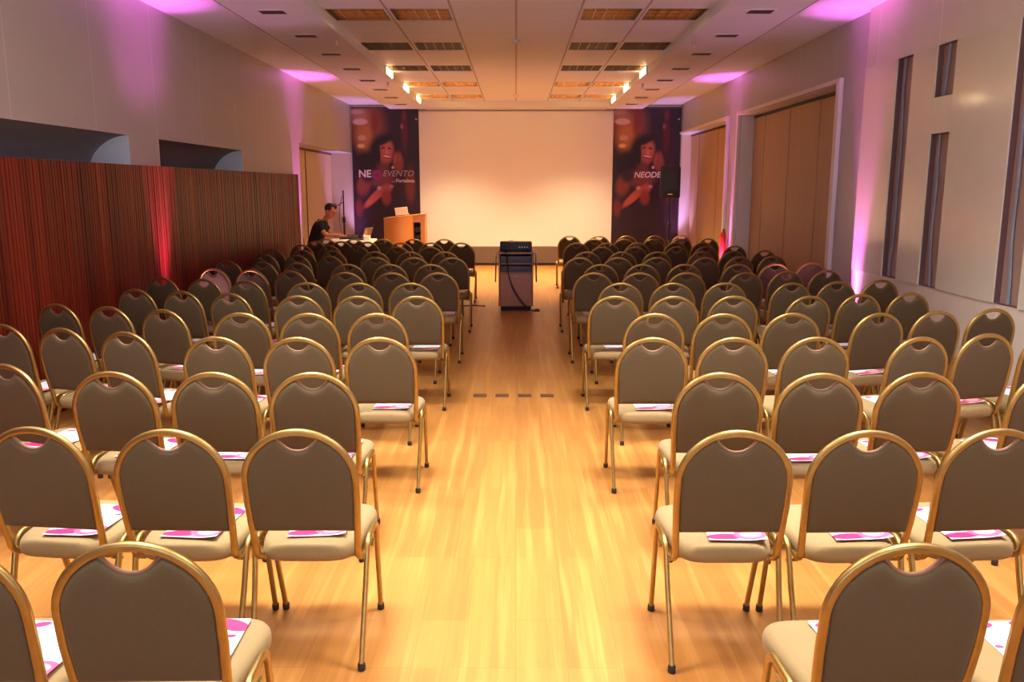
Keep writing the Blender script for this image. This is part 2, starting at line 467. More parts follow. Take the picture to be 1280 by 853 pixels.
# glossy board with slots
bd = empty('display_board', (XW-.06, 0, .87))
tag(bd, 'large glossy cream board with tall narrow slots on the right wall', 'board')
slots = [(7.88, 8.20, .0, 2.03), (7.12, 7.44, 1.60, 2.03), (7.12, 7.44, .0, 1.30), (5.93, 6.25, 0, 2.03)]
sy = [4.6, 5.93, 6.25, 7.12, 7.44, 7.88, 8.20, 8.93]
f_ = MB()
def bb(y0, y1, z0, z1): f_.box(0, .012, y0+.001, y1-.001, z0, z1)
bb(4.6, 5.93, 0, 2.03); bb(6.25, 7.12, 0, 2.03); bb(7.44, 7.88, 0, 2.03); bb(8.20, 8.93, 0, 2.03); bb(7.12, 7.44, 1.30, 1.60)
f_.build('glossy_panel', M['board'], bd)
for (y0, y1, z0, z1) in slots:
    s_ = MB()
    s_.box(.0575, .0585, y0, y1, z0, z1, 0)                       # back
    s_.box(.012, .058, y1-.002, y1+.006, z0, z1, 1)               # far reveal
    s_.box(.012, .058, y0-.006, y0+.002, z0, z1, 1)
    s_.box(.012, .058, y0, y1, z1-.004, z1, 1).box(.012, .058, y0, y1, z0, z0+.004, 1)
    slot = s_.build('slot', [M['slot_back'], M['slot_edge']], bd)
    path = []
    random.seed(int(y0*10+z0))
    nseg = 24
    ph = random.random()*6
    for i in range(nseg+1):
        z = z0+.005+(z1-z0-.01)*i/nseg
        path.append((.044, y1-.10-.018*math.sin(z*3.3+ph)-.012*math.sin(z*7.1+ph), z))
    MB()  .sweep(path, .018, .008, up=(1, 0, 0), n=3, rr=.9).build('curtain_edge', M['slot_curtain'], slot, 50)

# rear wall behind the camera; two window openings added to let in cool fill
wf = MB()
wf.box(-4.4, 4.2, YF-.2, YF, 0, .9).box(-4.4, 4.2, YF-.2, YF, 3.1, ZO+.14)
for a, c_ in ((-4.4, -3.4), (-.2, .2), (3.4, 4.2)): wf.box(a, c_, YF-.2, YF, .9, 3.1)
wf.build('wall_front', M['wall'])['kind'] = 'structure'

# ------------------------------------------------------------------ slatted wood screen
sw = MB()
y = -2.2; random.seed(5)
sw.box(-XW+.02, -XW+.07, -2.2, 13.9, 0.0, 1.925)
while y < 13.86:
    w = random.choice((.026, .03, .034)); dd = random.choice((.0, .004, .008, .012))
    sw.box(-XW+.07, -XW+.086+dd*.5, y, y+w, 0.004, 1.925)
    y += w+.013
o = sw.build('slatted_screen', M['slats'])
tag(o, 'long dark red-brown slatted wood screen standing along the left wall', 'wood screen')

# ------------------------------------------------------------------ ceiling fixtures
def make_fixture(tube_mat):
    r = empty('louvre_light', (0, 0, 0))
    hs = MB(); a = .297
    for (x0, x1, y0, y1) in ((-a, a, -a, -a+.012), (-a, a, a-.012, a), (-a, -a+.012, -a+.012, a-.012), (a-.012, a, -a+.012, a-.012)):
        hs.box(x0, x1, y0, y1, 0.001, .10)
    hs.box(-a, a, -a, a, .10, .11)
    hs.build('housing', M['housing'], r)
    lv = MB(); q = a-.012
    for i in range(1, 5):
        x = -q+2*q*i/5; lv.box(x-.003, x+.003, -q, q, .004, .045)
    for i in range(1, 8):
        y = -q+2*q*i/8; lv.box(-q, q, y-.002, y+.002, .004, .045)
    lv.box(-q, q, -q, -q+.004, .0, .045).box(-q, q, q-.004, q, 0, .045)
    lv.build('louvre_grid', M['louver'], r)
    for i in (-1, 0, 1):
        t = MB(); t.cyl((-q+.02, i*.18, .075), (q-.02, i*.18, .075), .013, n=10); t.build('tube', tube_mat, r, 40)
    return r
kinds = {}
ON_NEAR = {i for i, y in enumerate(FY) if y < 6.6}
def light_area(name, loc, size, power, col, spread=150, sy=None):
    L = bpy.data.lights.new(name, 'AREA'); L.energy = power; L.color = col; L.size = size
    if sy: L.shape = 'RECTANGLE'; L.size_y = sy
    L.spread = math.radians(spread)
    o = bpy.data.objects.new(name, L); COL.objects.link(o); o.location = loc
    return o
rowwords = {9.22: 'nearest visible row, glinting', 11.22: 'second visible row, dark', 13.22: 'third visible row, dark', 15.22: 'fourth visible row, glowing amber', 17.22: 'row nearest the screen, glowing amber'}
POW = {}
import builtins
NEAR_P = 41; BACK_P = 42; FILL_P = 1.5  # last power: weak fill added under the unlit nearest visible row
NEAR_C = (1, .96, .91); BACK_C = (1, .72, .40)
for j, yy in enumerate(FY):
    if yy < YF+.3: continue
    near = .5 < yy < 6.6; back = yy > 14.5
    key = 'on' if (near or back) else ('glint' if abs(yy-9.22) < .1 else 'off')
    for i, xc in enumerate(FXC):
        if key not in kinds:
            kinds[key] = make_fixture({'on': M['tube_on'], 'glint': M['tube_glint'], 'off': M['tube_off']}[key]); o = kinds[key]
        else: o = copy_tree(kinds[key])
        o.location = (xc, yy, ZO+.001)
        side = ['outer left', 'inner left', 'inner right', 'outer right'][i]
        if yy > 9:
            tag(o, 'square louvre ceiling light, %s, %s column' % (rowwords[round(yy, 2)], side), 'ceiling light', 'square louvre ceiling lights')
        else:
            tag(o, 'square louvre ceiling light above the nearer chairs, %s column' % side, 'ceiling light', 'square louvre ceiling lights')
        if near or back or key == 'glint':
            l = light_area('fixture_lamp', (xc, yy, ZO-.004), .55, (14 if yy < 2 else NEAR_P if yy < 4 else NEAR_P*.8) if near else (BACK_P if back else FILL_P), NEAR_C if near else BACK_C, 100 if near else 95)

MB().box(-XD0+.02, XD0-.02, Y_RING-.012, Y_RING-.001, ZD-.004, ZO-.001).build('trim_4', M['white_trim'])['kind'] = 'structure'

# warm lamps glowing in the fascia
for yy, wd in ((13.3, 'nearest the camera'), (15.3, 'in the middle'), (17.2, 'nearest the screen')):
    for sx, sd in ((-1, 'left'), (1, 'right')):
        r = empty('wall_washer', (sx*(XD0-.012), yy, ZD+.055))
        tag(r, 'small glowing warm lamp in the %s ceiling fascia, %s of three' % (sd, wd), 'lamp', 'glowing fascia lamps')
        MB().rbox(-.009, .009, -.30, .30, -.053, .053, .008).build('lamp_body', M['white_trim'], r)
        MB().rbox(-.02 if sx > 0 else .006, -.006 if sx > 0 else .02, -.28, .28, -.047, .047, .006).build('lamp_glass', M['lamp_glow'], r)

# recessed dark vents in the dropped bands
def make_vent():
    r = empty('ceiling_downlight', (0, 0, 0))
    v = MB()
    for (x0, x1, y0, y1) in ((-.135, .135, -.105, -.09), (-.135, .135, .09, .105), (-.135, -.12, -.09, .09), (.12, .135, -.09, .09)):
        v.box(x0, x1, y0, y1, -.006, 0)
    v.build('rim', M['ceiling'], r)
    MB().box(-.12, .12, -.09, .09, -.003, -.001).build('recess', M['vent_dark'], r)
    l = MB()
    for i in range(4): l.box(-.12, .12, -.06+i*.04-.002, -.06+i*.04+.002, -.006, -.003)
    l.build('slat', M['gap'], r)
    return r
v0 = None
VY = [8.5, 9.8, 11.1, 12.45, 13.75, 15.0, 16.3, 17.6]
ordn = ['nearest', 'second', 'third', 'fourth', 'fifth', 'sixth', 'seventh', 'farthest']
for sx, sd in ((-1, 'left'), (1, 'right')):
    for k, yy in enumerate(VY):
        o = v0 = make_vent() if v0 is None else v0
        if not (sx == -1 and k == 0): o = copy_tree(v0)
        o.location = (sx*2.34, yy, ZD-.0005)
        tag(o, 'small dark recessed downlight in the %s dropped ceiling band, %s from camera' % (sd, ordn[k]), 'downlight', 'dark recessed downlights')
# sprinklers and detectors
def sprinkler(x, y, label):
    s_ = MB(); s_.lathe([(.03, 0), (.03, -.006), (.012, -.01), (.008, -.035), (.014, -.04), (.014, -.046), (.002, -.05)], n=14)
    s_.box(-.02, -.016, -.002, .002, -.07, -.03).box(.016, .02, -.002, .002, -.07, -.03).lathe([(.001, -.075), (.022, -.073), (.022, -.07), (.001, -.068)], n=14)
    o = s_.build('sprinkler_head', M['chrome'], None, 40, loc=(x, y, ZD)); tag(o, label, 'sprinkler', 'ceiling sprinklers')
sprinkler(-2.03-.03, 10.1, 'small metal sprinkler under the left dropped band, nearer one')
sprinkler(-2.06, 14.0, 'small metal sprinkler under the left dropped band, farther one')
sprinkler(2.06, 10.2, 'small metal sprinkler under the right dropped band, nearer one')
sprinkler(2.06, 14.2, 'small metal sprinkler under the right dropped band, farther one')
for x, y, lb in ((-.0, 10.75, 'white round smoke detector on the tiled ceiling, nearer one'), (0, 16.9, 'white round smoke detector on the tiled ceiling close to the screen')):
    s_ = MB(); s_.lathe([(.055, 0), (.055, -.012), (.045, -.03), (.02, -.042), (.001, -.044)], n=24)
    o = s_.build('smoke_detector', M['white_trim'], None, 40, loc=(x, y, ZO)); tag(o, lb, 'smoke detector', 'smoke detectors')

# ------------------------------------------------------------------ screen and banners
ps = empty('projection_screen', (0, YB-.02, .42)); tag(ps, 'large blank white projection screen on the back wall', 'projection screen')
MB().box(-2.12, 2.12, -.012, .0, 0, 2.93).build('screen_cloth', M['screen'], ps)
MB().box(-2.13, 2.13, -.02, -.012, -.012, .006).build('bottom_bar', M['chrome'], ps)

m, nt, b = new_mat('banner_print'); M['banner'] = m
g = sep(nt, coords(nt, 'Generated'))
cb = nt.nodes.new('ShaderNodeCombineXYZ'); lk(nt, g[0], cb.inputs[0]); lk(nt, g[2], cb.inputs[1]); xy = cb.outputs[0]
vgrad = g[2]
c = mixc(nt, vgrad, srgb(34, 12, 20), srgb(30, 22, 44))
nz_ = noise(nt, coords(nt, 'Generated'), 7, 4)
c = mixc(nt, val(nt, 'MULTIPLY', nz_, .35), c, srgb(78, 34, 44))
def P(cx, cy, rx, ry, rot, col, soft=.5):
    global c
    u = (cx-15)/420; v = 1-((130+cy/5.02)-133)/187
    c = mixc(nt, ell_mask(nt, xy, u, v, rx/420, ry/5.02/187, rot, soft), c, srgb(*col))
P(110, 120, 100, 130, 0, (150, 82, 54), .6); P(60, 50, 50, 50, 0, (176, 122, 110), .6)
P(95, 190, 50, 100, .1, (190, 120, 66), .7); P(165, 90, 22, 90, -.3, (130, 52, 44), .6)
P(70, 100, 46, 20, 0, (212, 176, 172), .25); P(80, 200, 26, 17, 0, (206, 160, 142), .3); P(72, 250, 22, 13, 0, (232, 190, 130), .4); P(50, 40, 40, 14, 0, (190, 150, 150), .4)
P(345, 170, 20, 110, .05, (92, 30, 46), .6); P(330, 130, 8, 14, 0, (170, 90, 90), .6); P(345, 60, 14, 30, 0, (120, 36, 44), .6)
P(205, 290, 85, 110, 0, (24, 12, 18), .3); P(100, 340, 60, 60, 0, (26, 14, 22), .5)
P(205, 380, 38, 60, 0, (104, 48, 46), .4); P(185, 455, 90, 50, 0, (122, 58, 54), .5)
P(80, 500, 42, 65, .15, (134, 62, 50), .4); P(374, 500, 30, 110, -.1, (118, 44, 40), .5)
P(225, 285, 47, 72, -.15, (172, 86, 70), .3); P(240, 262, 30, 40, 0, (190, 104, 84), .7)
P(215, 215, 60, 26, .2, (28, 14, 18), .4); P(178, 300, 14, 70, 0, (28, 14, 18), .4)
P(208, 262, 14, 5, .1, (50, 20, 20), .4); P(250, 266, 13, 5, -.1, (50, 20, 20), .4); P(233, 292, 8, 14, 0, (206, 122, 98), .6)
P(232, 318, 30, 10, -.08, (120, 34, 40), .3); P(232, 316, 25, 5, -.08, (232, 196, 182), .3)
P(302, 350, 34, 62, -.35, (136, 64, 54), .35); P(285, 330, 9, 34, -.5, (160, 84, 68), .4); P(312, 325, 8, 34, -.3, (150, 76, 62), .4); P(268, 385, 9, 9, 0, (196, 160, 150), .4)
P(215, 680, 170, 150, 0, (40, 14, 24), .4); P(110, 440, 40, 40, 0, (60, 26, 46), .5)
P(160, 562, 82, 30, .38, (186, 84, 62), .3); P(215, 530, 46, 32, .2, (176, 82, 66), .35); P(222, 575, 30, 46, 0, (140, 54, 50), .4)
P(180, 515, 14, 12, 0, (190, 150, 150), .4); P(255, 505, 13, 10, 0, (170, 130, 140), .4)
P(48, 640, 24, 55, .1, (108, 36, 36), .5); P(420, 85, 6, 5, 0, (220, 180, 160), .4)
# a little of the picture's grain
lk(nt, c, b.inputs['Base Color']); b.inputs['Roughness'].default_value = .45

def text_mesh(s, size_w, mat, parent, loc, shear=0.0, name='lettering', thick=.002, bold=0.0):
    cu = bpy.data.curves.new(name, 'FONT'); cu.body = s; cu.size = 1; cu.extrude = 0.001; cu.shear = shear; cu.offset = bold
    cu.resolution_u = 3
    to = bpy.data.objects.new('tmp', cu); COL.objects.link(to)
    bpy.context.view_layer.update()
    dg = bpy.context.evaluated_depsgraph_get()
    me = bpy.data.meshes.new_from_object(to.evaluated_get(dg))
    bpy.data.objects.remove(to)
    xs_ = [v.co.x for v in me.vertices]; w = max(xs_)-min(xs_); k = size_w/w; x0 = min(xs_)
    for v in me.vertices:
        v.co = Vector(((v.co.x-x0)*k, -v.co.z*1.0-.0005, v.co.y*k))
    me.materials.clear(); me.materials.append(mat)
    o = bpy.data.objects.new(name, me); COL.objects.link(o); o.parent = parent; o.location = loc
    return o
BW = 1.47
def banner(xc, label):
    r = empty('banner', (xc, YB-.03, .2)); tag(r, label, 'banner')
    MB().box(-BW/2, BW/2, -.012, .0, 0, 3.22).build('print', M['banner'], r)
    e = MB(); e.cyl((-BW/2, -.006, 3.22), (BW/2, -.006, 3.22), .014).cyl((-BW/2, -.006, 0), (BW/2, -.006, 0), .014)
    e.build('hanging_rod', M['black_metal'], r, 40)
    return r
bl = banner(-2.86, 'tall dark banner with smiling woman reading NE EVENTO, left of the screen')
def bz(py):   # height on the banner wall for a photo row
    return 1.72+math.tan(math.atan((426-py)/1050)-.181)*YB-.2
text_mesh('NE', .27, M['lilac_text'], bl, (-.60, -.013, bz(221)), name='lettering', bold=.02)
text_mesh('EVENTO', .68, M['grey_text'], bl, (-.07, -.013, bz(220)), shear=.25)
text_mesh('em', .08, M['grey_text'], bl, (.12, -.013, bz(227.5)))
text_mesh('Fortaleza', .40, M['lilac_text'], bl, (.22, -.013, bz(227.5)), bold=.015)
ring_ = MB()
pts = []
for i in range(33):
    a = 2*PI*i/32; pts.append((-.205+.075*math.cos(a), -.015, bz(218.2)+.075*math.sin(a)))
ring_.sweep(pts, .03, .002, up=(0, 1, 0)); ring_.build('round_mark', M['magenta_mark'], bl)
br = banner(2.86, 'tall dark banner with smiling woman reading NEODE, right of the screen')
text_mesh('NEODE', .60, M['lilac_text'], br, (-.26, -.013, bz(221.5)), shear=.2, bold=.02)

# ------------------------------------------------------------------ banquet chair
def make_chair():
    r = empty('banquet_chair', (0, 0, 0))
    # seat cushion
    def outline(s, z, dy=0):
        pts = []
        n = 40
        for i in range(n):
            a = 2*PI*i/n
            c_, s_ = math.cos(a), math.sin(a)
            e = .42
            x = math.copysign(abs(c_)**e, c_); y = math.copysign(abs(s_)**e, s_)
            yy = y*.222*s + .035
            hw = .172 + (.212-.172)*((y+1)/2)
            pts.append((x*hw*s, yy+dy, z))
        return pts
    st = MB(); st.loft([outline(.86, .392), outline(.96, .394), outline(.995, .404), outline(1.0, .420), outline(.985, .437), outline(.95, .449), outline(.88, .457), outline(.7, .463), outline(.4, .466), outline(.15, .467)])
    st.build('seat', M['fabric'], r, 60)
    # backrest frame and pad share a leaning plane
    def back(x, z, d=0):
        t = (z-.40)/(.905-.40)
        y = -.150-.085*t - .02*math.sin(PI*max(0, min(1, t)))*.5
        nrm = Vector((0, 1, .17)).normalized()
        return Vector((x, y, z))+nrm*d
    HB, HT = .183, .193
    zc_ = .905-.0115-.185
    path = []
    for i in range(7): path.append(Vector((-HB+.005, .12-.04*i, .392)))
    c0 = (-.12, .392)
    for i in range(1, 6):
        a = i/5*PI/2
        path.append(Vector((-HB, -.115-.045*math.sin(a), .392+.045*(1-math.cos(a)))))
    for i in range(1, 7):
        z = .437+(zc_-.437)*i/6; path.append(back(-(HB+(HT-HB)*min(1, i/4)), z))
    for i in range(1, 24):
        a = PI-PI*i/24
        path.append(back(HT*math.cos(a), zc_+.185*math.sin(a)))
    path += [Vector((-p.x, p.y, p.z)) for p in reversed(path[:18])]
    bf = MB(); bf.sweep(path, .0125, .0105, up=(0, 0, 1), n=3, rr=.8)
    bf.build('back_frame', M['gold'], r, 60)
    # pad
    def ztop(x):
        u = min(1, abs(x)/.1835)
        z = zc_+.1755*math.sqrt(max(0, 1-u*u))
        # scooped hand hold
        q = abs(x)/.078
        if q < 1.25:
            sc_ = zc_+.1755-.062 + .058*(q**2.3)
            z = min(z, sc_) if q < 1.0 else min(z, sc_)
        return z
    zb = .512
    def hw(z): return .173+(.1835-.173)*min(1, max(0, (z-.44)/.2))
    nx, nz = 30, 20
    top = [(x*.0015, 0) for x in range(1)]
    # edge samples for distance
    edge = []
    for i in range(121):
        x = -.1835+.367*i/120; edge.append((x, ztop(x))); edge.append((x*.95, zb))
    for i in range(31):
        z = zb+(zc_-zb)*i/30; edge.append((-hw(z), z)); edge.append((hw(z), z))
    grid = []
    for i in range(nx+1):
        u = math.sin((i/nx-.5)*PI); col = []
        u = .55*u+.45*(2*i/nx-1)
        for j in range(nz+1):
            w = .5-.5*math.cos(PI*j/nz); w = .6*w+.4*j/nz
            xe = u*.1835; z = zb+(ztop(xe)-zb)*w
            x = u*hw(z)
            d = min(math.hypot(x-a, z-b_) for a, b_ in edge)
            t = min(1, d/.03); th = .006+.014*math.sqrt(max(0, 1-(1-t)**2))
            if i in (0, nx) or j in (0, nz): th = .006
            col.append((x, z, th))
        grid.append(col)
    pd = MB(); vs = []; fs = []
    for sgn in (1, -1):
        for col in grid:
            for x, z, th in col: vs.append(back(x, z, sgn*th*(1.0 if sgn > 0 else .72)))
    N = (nx+1)*(nz+1)
    idx = lambda i, j, s_: s_*N+i*(nz+1)+j
    for i in range(nx):
        for j in range(nz):
            fs.append((idx(i, j, 0), idx(i+1, j, 0), idx(i+1, j+1, 0), idx(i, j+1, 0)))
            fs.append((idx(i, j, 1), idx(i, j+1, 1), idx(i+1, j+1, 1), idx(i+1, j, 1)))
        fs.append((idx(i, 0, 0), idx(i, 0, 1), idx(i+1, 0, 1), idx(i+1, 0, 0)))
        fs.append((idx(i, nz, 0), idx(i+1, nz, 0), idx(i+1, nz, 1), idx(i, nz, 1)))
    for j in range(nz):
        fs.append((idx(0, j, 0), idx(0, j+1, 0), idx(0, j+1, 1), idx(0, j, 1)))
        fs.append((idx(nx, j, 0), idx(nx, j, 1), idx(nx, j+1, 1), idx(nx, j+1, 0)))
    pd.add(vs, fs)
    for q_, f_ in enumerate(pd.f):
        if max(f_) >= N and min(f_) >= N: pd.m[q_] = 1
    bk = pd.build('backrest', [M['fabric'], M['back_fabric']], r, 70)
    # piping round the hand hold
    pp = MB(); pp.tube([back(x*.001, ztop(x*.001)+.001, 0) for x in range(-76, 77, 4)], .006, 8)
    pp.build('piping', M['fabric_trim'], bk, 60)
    # legs: each side frame is an inverted U, split into rear and front leg
    for sx in (-1, 1):
        def sp(y, z):
            t = z/.43
            return Vector((sx*(.196+.011*t), y, z))
        rear = [sp(-.235, .022)]
        for i in range(1, 5): rear.append(sp(-.235+(.235-.112)*i/5*1.0, .022+(.36-.022)*i/5*1.0))
        cy_, cz_, rr_ = -.052, .385, .055
        for i in range(0, 7):
            a = PI-.25+(-(PI/2)+.25)*i/6
            rear.append(sp(cy_+rr_*math.cos(a), cz_+rr_*math.sin(a)))
        rear.append(sp(.0, .440))
        front = [sp(.215, .022)]
        for i in range(1, 5): front.append(sp(.215-(.215-.112)*i/5, .022+(.36-.022)*i/5))
        for i in range(0, 7):
            a = .25+(PI/2-.25)*i/6
            front.append(sp(.052+rr_*math.cos(a), cz_+rr_*math.sin(a)))
        front.append(sp(.0, .440))
        for pth in (rear, front):
            l = MB(); l.sweep(pth, .0115, .0095, up=(sx, 0, 0), n=2, rr=.7)
            lo = l.build('leg', M['gold'], r, 60)
            p0 = pth[0]
            cp = MB(); cp.lathe([(.012, 0), (.0145, .003), (.0145, .022), (.012, .03)], c=(p0.x, p0.y, 0), n=12)
            cp.build('foot_cap', M['rubber'], lo, 40)
        # side bracket and pin
        k = MB(); k.box(*sorted((sx*.178, sx*.215)), -.020, .020, .384, .398)
        k.build('bracket', M['gold'], r)
        k = MB(); k.cyl((sx*.17, -.10, .372), (sx*.214, -.10, .372), .006, n=8)
        k.build('bolt', M['gold'], r)
    for y in (-.09, .13): MB().sweep([(-.18, y, .384), (0, y, .384), (.18, y, .384)], .010, .008, up=(0, 0, 1), rr=.6).build('under_rail', M['gold'], r)
    return r
proto = make_chair()

def make_leaflet():
    g_ = MB(); nx, ny = 8, 12; vs = []; fs = []
    for s_ in (0, 1):
        for i in range(nx+1):
            for j in range(ny+1):
                u = i/nx; v = j/ny
                z = .0022*s_ + .008*max(0, (u-.6)/.4)**2*(1-v)**2 + .003*max(0, v-.7)
                vs.append(((u-.5)*.21, (v-.5)*.297, z))
    N = (nx+1)*(ny+1); ix = lambda i, j, s_: s_*N+i*(ny+1)+j
    for i in range(nx):
        for j in range(ny):
            fs.append((ix(i, j, 1), ix(i+1, j, 1), ix(i+1, j+1, 1), ix(i, j+1, 1)))
            fs.append((ix(i, j, 0), ix(i, j+1, 0), ix(i+1, j+1, 0), ix(i+1, j, 0)))
    for i in range(nx):
        fs.append((ix(i, 0, 0), ix(i+1, 0, 0), ix(i+1, 0, 1), ix(i, 0, 1))); fs.append((ix(i, ny, 0), ix(i, ny, 1), ix(i+1, ny, 1), ix(i+1, ny, 0)))
    for j in range(ny):
        fs.append((ix(0, j, 0), ix(0, j, 1), ix(0, j+1, 1), ix(0, j+1, 0))); fs.append((ix(nx, j, 0), ix(nx, j+1, 0), ix(nx, j+1, 1), ix(nx, j, 1)))
    g_.add(vs, fs); return g_.build('leaflet', M['leaflet'])
leaf0 = make_leaflet()

rowname = ['front-most row at the bottom of the picture', 'second row', 'third row', 'fourth row', 'fifth row', 'sixth row', 'seventh row', 'eighth row', 'ninth row', 'tenth row', 'eleventh row', 'twelfth row', 'thirteenth row', 'fourteenth row', 'last row by the screen']
rowshort = ['nearest row', 'second row', 'third row', 'fourth row', 'fifth row', 'sixth row', 'seventh row', 'eighth row', 'ninth row', 'tenth row', 'eleventh row', 'twelfth row', 'thirteenth row', 'fourteenth row', 'fifteenth row']
seatname = ['at the aisle', 'second from the aisle', 'third from the aisle', 'fourth from the aisle', 'fifth from the aisle', 'sixth from the aisle']
def row_plan(side, k):
    """list of (x, y, turn in degrees) for one row of one block"""
    Y0 = 2.77+.9*(k-1)+.235
    if k == 0: Y0 = 1.84+.235
    a = .757 if k % 2 else .915
    sgn = -1 if side == 'left' else 1
    dy0, dyy, ang = (.17, .135, 19) if side == 'left' else (0.02, .11, 14)
    inner = [(a, 0, 0), (a+.452, 0, 1.5), (a+.912, .02, 4.5)]
    outer = [(a+1.49+.435*i, dy0+dyy*i, ang) for i in range(3)]
    if k == 0: L = [(.905, 0, -1), (1.365, 0, 1)] if side == 'left' else [(.932, 0, 2), (1.395, 0, 3)]
    elif k == 1: L = inner
    elif k == 2: L = inner+outer[:1]
    elif k == 11: L = [(1.2, 0, 3), (1.66, .02, 8)]+outer
    elif k == 12 and side == 'left': L = [(.823, 0, 0), (1.275, 0, 1), (1.73, 0, 3), (2.257, .17, 17), (2.69, .3, 17), (3.12, .42, 17)]
    elif k == 12: L = inner+outer[:2]
    elif k == 13 and side == 'left': L = [(1.144+.01, 0, 0), (1.647, 0, 0), (2.142, 0, 0), (2.61, 0, 0), (3.06, 0, 0)]
    elif k == 13: L = [(1.26, 0, 2), (1.743, 0, 4), (2.211, 0.02, 8), (2.67, .08, 12), (3.12, .16, 12)]
    elif k == 14: L = [(.918, 0, 0), (1.42, 0, 3), (1.90, 0.02, 6), (2.39, .05, 8), (2.86, .1, 10)] if side == 'right' else []
    else: L = inner+outer
    if side == 'left' and k == 1: L = [(.752, 0, 0), (1.2, 0, 1), (1.68, .03, 6)]
    return [(sgn*x, Y0+dy, sgn*math.radians(t)) for x, dy, t in L]
first = True
rnd = random.Random(11)
for side in ('left', 'right'):
    for k in range(15):
        plan = row_plan(side, k)
        for i, (x, y, t) in enumerate(plan):
            o = proto if first else copy_tree(proto)
            x += rnd.uniform(-.002, .002); y += rnd.uniform(-.006, .006); t += math.radians(rnd.uniform(-.4, .4))
            # centre the listed x on the top of the back
            ox = x-.235*math.sin(t); y = y-.235*(1-math.cos(t))
            o.location = (ox, y, 0); o.rotation_euler = (0, 0, t)
            sn = seatname[i + (1 if k in (11, 13) else 0)] if i + (1 if k in (11, 13) else 0) < 6 else 'by the wall'
            tag(o, 'taupe padded banquet chair with gold frame, %s block, %s, %s' % (side, rowshort[k], sn), 'chair', 'taupe banquet chairs in rows')
            if k <= 8 or i == 0 or (k <= 10):
                lf = leaf0 if first else leaf0.copy()
                if not first: COL.objects.link(lf)
                lx = .035+rnd.uniform(-.02, .02); ly = .008+rnd.uniform(-.015, .015)+(.045 if k == 0 else 0)
                c_, s_ = math.cos(t), math.sin(t)
                lf.location = (ox+lx*c_-ly*s_, y+lx*s_+ly*c_, .4675)
                lf.rotation_euler = (0, 0, t+math.radians(rnd.uniform(-4, 4)))
                tag(lf, 'white and magenta leaflet on the seat, %s block, %s, %s' % (side, rowshort[k], sn), 'leaflet', 'leaflets on the chair seats')
            first = False

# ------------------------------------------------------------------ projector cart
pc = empty('projector_cart', (0, 12.0, 0)); tag(pc, 'brown wooden projector cart with two dark shelves in the aisle', 'cart')
c_ = MB(); w = .245
c_.box(-w, -w+.02, -.2, .2, .06, .80).box(w-.02, w, -.2, .2, .06, .80).box(-w+.02, w-.02, .18, .2, .06, .80)
c_.box(-w+.02, w-.02, -.2, .18, .06, .08)
c_.build('cabinet', M['brown_wood'], pc, bevel=.003)
MB().box(-w-.01, w+.01, -.21, .21, .80, .825).build('top', M['brown_wood'], pc, bevel=.004)
MB().box(-w+.02, w-.02, -.195, .178, .655, .667).build('shelf', M['brown_wood'], pc)
MB().box(-w+.02, w-.02, -.195, .178, .535, .547).build('shelf', M['brown_wood'], pc)
d_ = MB().box(-w+.022, w-.022, -.2, -.185, .085, .53).build('door', M['brown_wood'], pc, bevel=.003)
MB().cyl((.0-.03, -.21, .49), (.03, -.21, .49), .005, n=10).build('door_handle', M['chrome'], d_)
MB().box(-w+.03, w-.03, -.18, .18, .0, .06).build('plinth', M['rubber'], pc)
for z0, z1 in ((.669, .77), (.549, .63)):
    MB().rbox(-w+.03, w-.03, -.19, .15, z0, z1, .01).build('equipment_tray', M['tray'], pc, 40)
for sx in (-1, 1):
    r_ = MB(); X = sx*.285
    r_.tube([(sx*(w-.002), -.1, .79), (sx*.265, -.1, .80), (X, -.1, .77), (X+sx*.006, -.1, .40), (X+sx*.006, .1, .40), (X, .1, .77), (sx*.265, .1, .80), (sx*(w-.002), .1, .79)], .009, 8)
    r_.build('side_rail', M['chrome'], pc, 60)
pj = empty('projector', (0, 11.98, .825)); tag(pj, 'black video projector with white lens cover on top of the wooden cart', 'projector')
MB().rbox(-.225, .225, -.16, .16, .012, .135, .02).build('body', M['black_plastic'], pj, 40)
v_ = MB()
for i in range(9): v_.box(-.16+i*.018, -.152+i*.018, -.1645, -.155, .035, .105)
v_.build('vent_grille', M['dark_glass'], pj)
c2 = MB()
for i in range(4): c2.cyl((.05+i*.035, -.165, .07), (.05+i*.035, -.155, .07), .008, n=10)
c2.build('socket_panel', M['chrome'], pj)
MB().cyl((-.06, .15, .075), (-.06, .20, .075), .045, .05, n=20).build('lens', M['dark_glass'], pj, 40)
MB().lathe([(.05, 0), (.05, .012), (.035, .02), (.001, .022)], c=(-.06, 0, .135)).build('focus_ring', M['paper'], pj, 40)
ft = MB()
for sx in (-1, 1):
    for sy_ in (-1, 1): ft.lathe([(.012, 0), (.014, .004), (.012, .014)], c=(sx*.18, sy_*.12, 0), n=12)
ft.build('feet', M['rubber'], pj)
def cable(pts, r, name, label, mat='black_plastic'):
    # smooth through points
    P_ = [Vector(p) for p in pts]; out = []
    for i in range(len(P_)-1):
        p0 = P_[max(0, i-1)]; p1 = P_[i]; p2 = P_[i+1]; p3 = P_[min(len(P_)-1, i+2)]
        for k in range(8):
            t = k/8
            out.append(.5*((2*p1)+(-p0+p2)*t+(2*p0-5*p1+4*p2-p3)*t*t+(-p0+3*p1-3*p2+p3)*t**3))
    out.append(P_[-1])
    o = MB().tube(out, r, 8).build(name, M[mat], None, 60); tag(o, label, 'cable'); return o
cable([(-.15, 11.815, .88), (-.14, 11.785, .84), (-.12, 11.77, .6), (-.06, 11.77, .35), (.05, 11.76, .15), (.15, 11.75, .05), (.24, 11.74, .012), (.31, 11.78, .007), (.33, 11.86, .007), (.27, 11.9, .007)], .006, 'power_cable', 'black cable hanging down the front of the projector cart to the floor')
